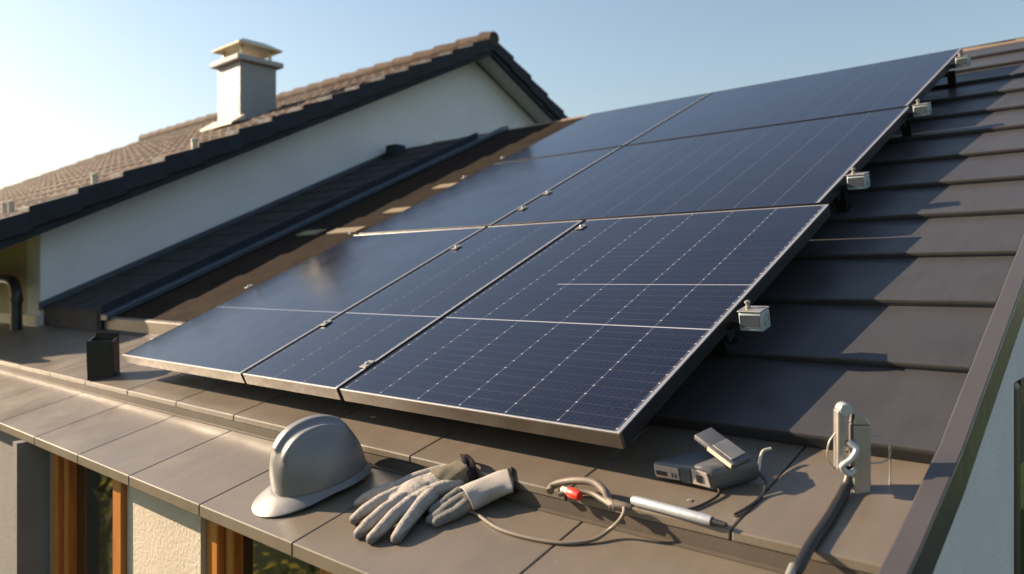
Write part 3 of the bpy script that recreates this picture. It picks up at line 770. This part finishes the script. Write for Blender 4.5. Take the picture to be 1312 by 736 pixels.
# ------------------------------------------------------------------ gloves
def L(u, v, h): return at(u, v, 'ledge', h)
def gloves():
    o = at(525, 650, 'ledge')
    Mf = frame_matrix(o, (1, 0, 0), LEDGE_N); inv = Mf.inverted()
    def q(u, v, h): return inv @ L(u, v, h)
    A = thing('work_glove', 'pale grey work glove with olive cuff lying palm down on the eave ledge', 'glove', o, 'pair of work gloves')
    A.rotation_euler = Mf.to_3x3().to_euler()
    bm = bmesh.new()
    fingers = [
        ([(506, 625, .034), (486, 631, .034), (470, 638, .027), (459, 646, .015)], (.012, .0105, .010, .0085)),
        ([(510, 632, .037), (487, 642, .036), (468, 654, .027), (454, 666, .013)], (.0125, .0115, .0105, .009)),
        ([(516, 640, .038), (492, 655, .036), (473, 671, .026), (460, 684, .012)], (.013, .012, .011, .0095)),
        ([(526, 644, .038), (505, 661, .035), (489, 678, .024), (476, 691, .011)], (.0125, .0120, .011, .0095)),
        ([(552, 636, .034), (537, 650, .032), (520, 672, .022), (508, 690, .011)], (.0145, .0125, .0115, .010)),
    ]
    for pts, rd in fingers: capsule_chain(bm, [q(*p) for p in pts], [x * 1.42 for x in rd])
    for pts, rd in (
        ([(506, 625, .034), (528, 615, .036), (552, 608, .036), (575, 603, .034)], (.0135, .016, .017, .018)),
        ([(510, 632, .037), (532, 622, .038), (556, 614, .038), (580, 608, .035)], (.014, .018, .018, .018)),
        ([(516, 640, .038), (538, 629, .038), (560, 620, .037), (584, 613, .034)], (.014, .018, .018, .018)),
        ([(526, 644, .036), (545, 635, .036), (564, 627, .034), (588, 620, .032)], (.0145, .018, .018, .017)),
        ([(526, 646, .022), (552, 636, .022), (572, 630, .022)], (.015, .018, .016)),
    ): capsule_chain(bm, [q(*p) for p in pts], [x * 1.05 for x in rd])
    for (u_, v_, h_, ra, rb, rc, ang) in ((532, 629, .036, .052, .048, .024, 0), (556, 619, .036, .046, .042, .023, 0), (516, 640, .033, .036, .052, .018, 0)):
        d_ = q(500, 650, .03) - q(560, 615, .03); a_ = math.atan2(d_.y, d_.x)
        bmesh.ops.create_icosphere(bm, subdivisions=3, radius=1.0, matrix=Matrix.Translation(q(u_, v_, h_)) @ Matrix.Rotation(a_, 4, 'Z') @ Matrix.Diagonal((ra, rb, rc, 1)))
    remeshed(bm, 'hand', M_glove, A, 0.0026, 5)
    # knitted cuff: a soft crumpled sleeve
    def sleeve(name, m, parent, pts, rx, rz, amp, seed, thick=0.004):
        rnd = random.Random(seed)
        P = smooth_path(pts, 6); n = len(P); seg = 40; bm = bmesh.new(); rings = []
        ph = [rnd.uniform(0, 6.28) for _ in range(6)]
        for i, p in enumerate(P):
            t = (P[min(i + 1, n - 1)] - P[max(i - 1, 0)]).normalized()
            a = t.cross(Vector((0, 0, 1))).normalized(); b = a.cross(t); s = i / (n - 1)
            ring = []
            for k in range(seg):
                th = 2 * math.pi * k / seg
                wob = 1 + amp * (math.sin(3 * th + ph[0] + 4 * s) + 0.6 * math.sin(5 * th + ph[1] - 7 * s) + 0.5 * math.sin(2 * th + ph[2] + 11 * s))
                ring.append(bm.verts.new(p + a * rx(s) * math.cos(th) * wob + b * rz(s) * math.sin(th) * wob))
            rings.append(ring)
        for r0, r1 in zip(rings[:-1], rings[1:]):
            for k in range(seg): bm.faces.new((r0[k], r0[(k + 1) % seg], r1[(k + 1) % seg], r1[k]))
        ob = finish(bm, name, m, parent, True, 80)
        md = ob.modifiers.new('t', 'SOLIDIFY'); md.thickness = thick; md.offset = 1
        md = ob.modifiers.new('s', 'SUBSURF'); md.levels = 1; md.render_levels = 1
        return ob
    sleeve('cuff', M_olive, A, [q(556, 618, .036), q(572, 612, .040), q(588, 607, .044), q(598, 603, .046)], lambda s: 0.042 + 0.006 * s, lambda s: 0.024 + 0.009 * s, 0.075, 3)
    sleeve('cuff_hem', M_hem, A, [q(597, 603.5, .046), q(601, 602, .047), q(604, 601, .047)], lambda s: 0.048 + 0.001 * s, lambda s: 0.033 + 0.001 * s, 0.075, 3)
    # second glove, folded underneath with its pale gauntlet towards the panel
    o2 = at(600, 650, 'ledge'); M2 = frame_matrix(o2, (1, 0, 0), LEDGE_N); inv2 = M2.inverted()
    def r(u, v, h): return inv2 @ L(u, v, h)
    B = thing('work_glove', 'grey palmed work glove with wide pale gauntlet cuff, half under the olive cuffed one', 'glove', o2, 'pair of work gloves')
    B.rotation_euler = M2.to_3x3().to_euler()
    bm = bmesh.new()
    for pts, rd in (
        ([(596, 640, .020), (578, 650, .020), (564, 660, .016), (552, 667, .011)], (.020, .0165, .015, .013)),
        ([(598, 648, .016), (584, 658, .015), (570, 664, .013), (559, 670, .011)], (.018, .015, .014, .012)),
        ([(590, 632, .022), (575, 642, .022), (556, 655, .018)], (.018, .016, .014)),
        ([(600, 630, .024), (612, 628, .026), (622, 626, .028)], (.020, .021, .022)),
        ([(596, 642, .020), (612, 638, .022), (624, 634, .026)], (.018, .020, .022)),
    ): capsule_chain(bm, [r(*p) for p in pts], rd)
    remeshed(bm, 'hand', M_gloveg, B, 0.0028, 5)
    sleeve('gauntlet', M_palecloth, B, [r(597, 640, .028), r(616, 630, .034), r(638, 621, .038), r(655, 616, .040)], lambda s: 0.036 + 0.014 * s, lambda s: 0.026 - 0.012 * s, 0.045, 9)
    sleeve('gauntlet_hem', M_hem, B, [r(654, 616.3, .040), r(657, 615.5, .0403), r(659, 615, .0405)], lambda s: 0.0505 + 0.001 * s, lambda s: 0.0155, 0.045, 9)
gloves()

# ------------------------------------------------------------------ small things on the ledges
def W(u, v, h, pl='terr'): return at(u, v, pl, h)

# cable with red connector
o = W(735, 635, 0)
cb = thing('sensor_cable', 'thin grey brown cable with a red plug, looped over the step edge', 'cable', o)
def cpiece(name, m, pts, rad, seg=10, smooth=True):
    bm = bmesh.new(); tube(bm, [Vector(p) - o for p in pts], rad, seg, smooth=smooth); return finish(bm, name, m, cb, True)
cpiece('lead', M_wire, [L(600, 655, .006), L(612, 660, .005), L(640, 678, .005), L(680, 690, .005), L(722, 696, .005), L(760, 692, .007), L(782, 678, .02), L(796, 664, .05), W(800, 652, .012), W(792, 648, .008), W(780, 650, .008)], 0.0042)
cpiece('upper_loop', M_wire, [W(705, 630, .008), W(708, 623, .012), W(722, 618, .022), W(742, 616, .032), W(762, 619, .034), W(775, 630, .026), W(781, 642, .012), W(790, 650, .010)], 0.0085, 12)
cpiece('lower_loop', M_wire, [W(716, 634, .008), W(735, 630, .012), W(757, 632, .012), W(772, 640, .010), W(784, 648, .010)], 0.006, 12)
a, b = W(738, 634, .014), W(720, 627, .014)
d = (b - a)
cpiece('red_plug', M_red, [a - d * 0.25, a, a + d * 0.35, a + d * 0.5], lambda t: 0.012 if 0.1 < t < 0.75 else 0.0095, 14, False)
cpiece('plug_tip', M_cream, [a + d * 0.5, a + d * 0.95], 0.0075, 14, False)
cpiece('coupling', M_wire, [W(786, 647, .012), W(800, 649, .012), W(808, 651, .010)], lambda t: 0.010 - 0.003 * t, 12)

# silver marker
a, b = W(811, 641, .011), W(912, 668, .011); dr = (b - a).normalized()
o = a.copy()
mk = thing('silver_marker', 'slim silver tube marker with dark tip lying along the ledge edge', 'marker', o)
def mpiece(name, m, p0, p1, rad):
    bm = bmesh.new(); tube(bm, [p0 - o, p0.lerp(p1, .06) - o, p0.lerp(p1, .94) - o, p1 - o], rad, 20, smooth=False); return finish(bm, name, m, mk, True)
mpiece('barrel', M_silver, a, b, lambda t: 0.0105 if 0.1 < t < 0.9 else 0.0088)
c = b + dr * 0.032
mpiece('tip', M_black, b + dr * 0.0005, c, lambda t: 0.0085 - 0.0055 * t)

# meter / charger device
o = rest(at(918, 633, 'terr'), 'terr')
ey_ = Vector((0.25, 1, 0.268)); TN = Vector((0, -0.268, 1)).normalized()
p_l = at(838, 615, 'terr'); p_r = at(918, 633, 'terr')
exd = (p_r - p_l).normalized(); Wd = (p_r - p_l).length
Md = frame_matrix(p_l, exd, TN)
dv = thing('handheld_meter', 'grey handheld charger unit with socket face and flipped up lid', 'meter', p_l)
dv.rotation_euler = Md.to_3x3().to_euler()
H0, H1, DP = 0.046, 0.058, 0.085
bm = bmesh.new()
prof = [(0.0, 0.006), (0.0, H0), (Wd * 0.45, H0 + 0.002), (Wd * 0.80, H1 - 0.002), (Wd * 0.96, H1 - 0.008), (Wd, H1 - 0.020), (Wd, 0.012), (Wd * 0.95, 0.003), (Wd * 0.5, 0.010), (0.01, 0.002)]
SH = Matrix(((1, 0.72, 0, 0), (0, 1, 0, 0), (0, 0, 1, 0), (0, 0, 0, 1)))
prism(bm, prof, 0.0, DP, 'y', 0.009, 5, M=SH); finish(bm, 'body', M_greypl, dv, True, 40)
bm = bmesh.new(); prism(bm, [(0.008, 0.011), (0.008, H0 - 0.006), (Wd * .45, H0 - 0.005), (Wd * .45, 0.014)], -0.0032, -0.0004, 'y', 0.001, 1); finish(bm, 'face_plate', M_faceplate, dv)
bm = bmesh.new(); prism(bm, [(Wd * .66, 0.013), (Wd * .66, H1 - 0.010), (Wd * .90, H1 - 0.014), (Wd * .94, 0.012)], -0.0032, -0.0004, 'y', 0.001, 1); finish(bm, 'side_plate', M_faceplate, dv)
bm = bmesh.new(); box(bm, (Wd * .08, -0.0050, 0.018), (Wd * .26, -0.0034, 0.028), 0.0006, 1); finish(bm, 'port', M_black, dv)
for px in (.33, .385):
    bm = bmesh.new(); box(bm, (Wd * px, -0.0050, 0.018), (Wd * (px + .03), -0.0034, 0.029), 0.0006, 1); finish(bm, 'button', M_greypl, dv)
bm = bmesh.new(); box(bm, (Wd * .73, -0.0050, 0.020), (Wd * .82, -0.0034, 0.038), 0.0006, 1); finish(bm, 'port', M_black, dv)
bm = bmesh.new(); box(bm, (Wd * .47, -0.0036, 0.012), (Wd * .645, -0.0004, H0 - 0.003), 0.001, 1); finish(bm, 'display', M_zinc, dv)
# flipped lid, hinged at the back right
Ml = Matrix.Translation((Wd + 0.036, DP * 0.62, H1 - 0.012)) @ Matrix.Rotation(R(164), 4, 'Z') @ Matrix.Rotation(R(-19), 4, 'Y')
bm = bmesh.new(); box(bm, (0, -0.026, 0), (0.115, 0.026, 0.014), 0.004, 3, M=Ml); finish(bm, 'lid', M_greypl, dv, True)
bm = bmesh.new(); box(bm, (0.012, -0.021, 0.0143), (0.066, 0.021, 0.0175), 0.001, 1, M=Ml); finish(bm, 'lid_screen', M_alu, dv)
bm = bmesh.new(); box(bm, (0.004, 0.0263, 0.002), (0.072, 0.0290, 0.012), 0.0008, 1, M=Ml); finish(bm, 'lid_edge', M_cream, dv)
# its lead
inv = Md.inverted()
bm = bmesh.new(); tube(bm, [inv @ W(920, 625, .012), inv @ W(921, 634, .006), inv @ W(908, 643, .004), inv @ W(890, 651, .004), inv @ W(868, 656, .004)], 0.0030, 8); finish(bm, 'lead', M_wireblk, dv, True)
bm = bmesh.new(); tube(bm, [inv @ W(972, 604, .02), inv @ W(974, 588, .03), inv @ W(978, 578, .036), inv @ W(988, 575, .036)], 0.0032, 8); finish(bm, 'hook_wire', M_cream, dv, True)
bm = bmesh.new(); tube(bm, [inv @ W(972, 606, .03), inv @ W(981, 618, .02), inv @ W(976, 636, .004), inv @ W(955, 652, .004), inv @ W(940, 660, .004)], 0.0030, 8); finish(bm, 'side_lead', M_wireblk, dv, True)

# aluminium bracket post with its black lead
o = rest(at(1104, 628, 'terr'), 'terr')
br = thing('clamp_bracket', 'upright silver metal clamp bracket with side lever standing on the upper ledge', 'bracket', o)
rz = Matrix.Rotation(R(36), 4, 'Z'); br.rotation_euler = (0, 0, R(36))
bm = bmesh.new(); box(bm, (-0.019, -0.012, -0.008), (0.014, 0.018, 0.128), 0.003, 2); finish(bm, 'post', M_alu, br)
bm = bmesh.new(); prism(bm, [(-0.019, 0.1285), (0.014, 0.1285), (0.004, 0.144), (-0.015, 0.150)], -0.012, 0.018, 'y', 0.002, 1); finish(bm, 'post_head', M_alu, br)
bm = bmesh.new(); box(bm, (-0.050, -0.014, 0.040), (-0.034, 0.014, 0.158), 0.004, 2); box(bm, (-0.0345, -0.010, 0.078), (-0.0185, 0.010, 0.092)); finish(bm, 'jaw', M_alu, br)
bm = bmesh.new(); lathe(bm, [(0.011, -0.015), (0.013, -0.012), (0.013, 0.012), (0.011, 0.015)], 18, Matrix.Translation((-0.034, 0, 0.158)) @ Matrix.Rotation(R(90), 4, 'X')); finish(bm, 'hinge', M_silver, br, True)
bm = bmesh.new(); tube(bm, [(-0.030, -0.018, 0.098), (-0.018, -0.024, 0.085), (-0.028, -0.026, 0.066), (-0.044, -0.022, 0.050), (-0.030, -0.020, 0.036), (-0.018, -0.02, 0.044)], 0.006, 10); finish(bm, 'lever', M_silver, br, True)
bm = bmesh.new(); tube(bm, [(0.013, 0.0, 0.105), (0.034, 0.004, 0.106), (0.052, 0.006, 0.092), (0.056, 0.006, 0.07), (0.044, 0.004, 0.056), (0.013, 0.0, 0.052)], 0.0016, 8); tube(bm, [(0.054, 0.006, 0.082), (0.056, 0.006, 0.05), (0.055, 0.007, 0.01)], 0.0014, 8); finish(bm, 'wire_loop', M_alu, br, True)
bm = bmesh.new(); tube(bm, [(-0.05, 0.0, 0.11), (-0.062, 0.0, 0.09), (-0.064, 0.0, 0.06), (-0.05, 0.0, 0.04)], 0.0016, 8); finish(bm, 'spring_wire', M_alu, br, True)

o = W(1070, 660, 0)
ld = thing('black_lead', 'thick black flat lead running from the silver bracket over the step', 'cable', o)
bm = bmesh.new(); tube(bm, [p - o for p in (W(1090, 598, .045), W(1089, 608, .032), W(1084, 625, .012), W(1076, 640, .009), W(1062, 664, .008), W(1044, 690, .008), W(1031, 712, .008), W(1024, 726, .008), Vector(at(1020, 733, 'terr', .002)), at(1016, 752, 'ledge', .012))], 0.0105, 14, flat=0.7); finish(bm, 'lead', M_wireblk, ld, True)
bm = bmesh.new(); p0 = W(1017, 726, .008); tube(bm, [p0 - o, p0 + Vector((0.003, -0.03, -0.012)) - o], 0.008, 12, smooth=False); finish(bm, 'metal_tip', M_alu, ld, True)

# black open box at the left
o = rest(at(133, 484, 'terr'), 'terr')
vb = thing('black_vent_box', 'small open black box standing on the upper ledge left of the panels', 'vent', o)
vb.rotation_euler = (0, 0, R(44))
bm = bmesh.new()
h = 0.175; wv = 0.062
prism(bm, [(-0.030, -0.012), (-0.042, h), (-0.036, h), (-0.024, -0.012)], -wv, wv, 'x', 0.001, 1); finish(bm, 'front_plate', M_black, vb)
bm = bmesh.new(); prism(bm, [(0.04, 0.0), (0.03, h + 0.035), (0.036, h + 0.035), (0.046, 0.0)], -wv * .88, wv * .88, 'x', 0.001, 1); finish(bm, 'rear_plate', M_black, vb)
bm = bmesh.new()
for s in (-1, 1): prism(bm, [(-0.023, -0.005), (-0.034, h - 0.004), (0.029, h + 0.02), (0.039, -0.0)], s * wv * .87 - 0.003, s * wv * .87 + 0.003, 'x')
finish(bm, 'side_plates', M_black, vb)

# crumbs of debris: two tiny chips on the upper ledge
for (u, v, s, lb) in ((478, 535, 0.006, 'tiny pale splinter in the shadow under the panel edge'), (884, 641, 0.004, 'tiny pale chip on the ledge below the meter')):
    p = at(u, v, 'terr', 0.002); bm = bmesh.new(); box(bm, (-s * 1.6, -s * 0.4, 0), (s * 1.6, s * 0.4, s * 0.4), 0.0006, 1, M=Matrix.Translation(p) @ Matrix.Rotation(R(70), 4, 'Z'))
    tag(finish(bm, 'chip', M_cream), lb, 'debris')

# ------------------------------------------------------------------ garden tree in front of the house (mirrored in the panes)
def tree(x, y, hgt, label):
    root = thing('garden_tree', label, 'tree', (x, y, GROUND_Z))
    bm = bmesh.new(); tube(bm, [(0, 0, -0.05), (0.03, 0.02, hgt * 0.3), (0.0, 0.05, hgt * 0.62)], lambda t: 0.09 - 0.05 * t, 10)
    rnd = random.Random(int(x * 10))
    for k in range(6):
        a = k * 1.05 + rnd.random(); tube(bm, [(0.02, 0.03, hgt * (0.3 + 0.05 * k)), (0.35 * math.cos(a), 0.35 * math.sin(a), hgt * (0.45 + 0.05 * k)), (0.7 * math.cos(a), 0.7 * math.sin(a), hgt * (0.55 + 0.05 * k))], lambda t: 0.035 - 0.02 * t, 7)
    finish(bm, 'trunk', M_bark, root, True)
    bm = bmesh.new()
    clumps = [(rnd.gauss(0, .5), rnd.gauss(0, .5), hgt * rnd.uniform(.28, .95), rnd.uniform(.22, .42)) for _ in range(26)]
    for cx, cy, cz, cr in clumps:
        for _ in range(130):
            d = Vector((rnd.gauss(0, 1), rnd.gauss(0, 1), rnd.gauss(0, 1))).normalized() * cr * rnd.random() ** 0.4
            c = Vector((cx, cy, cz)) + d; s = rnd.uniform(.03, .06)
            e1 = Vector((rnd.gauss(0, 1), rnd.gauss(0, 1), rnd.gauss(0, 1))).normalized(); e2 = e1.orthogonal().normalized()
            bm.faces.new([bm.verts.new(c + e1 * s), bm.verts.new(c + e2 * s * .5), bm.verts.new(c - e1 * s), bm.verts.new(c - e2 * s * .5)])
    finish(bm, 'crown', M_leaf, root)
tree(-8.2, -0.75, 2.7, 'leafy green garden tree on the lawn mirrored in the window panes')
tree(-5.0, -1.25, 1.7, 'low leafy shrub on the lawn below the eave near the windows')
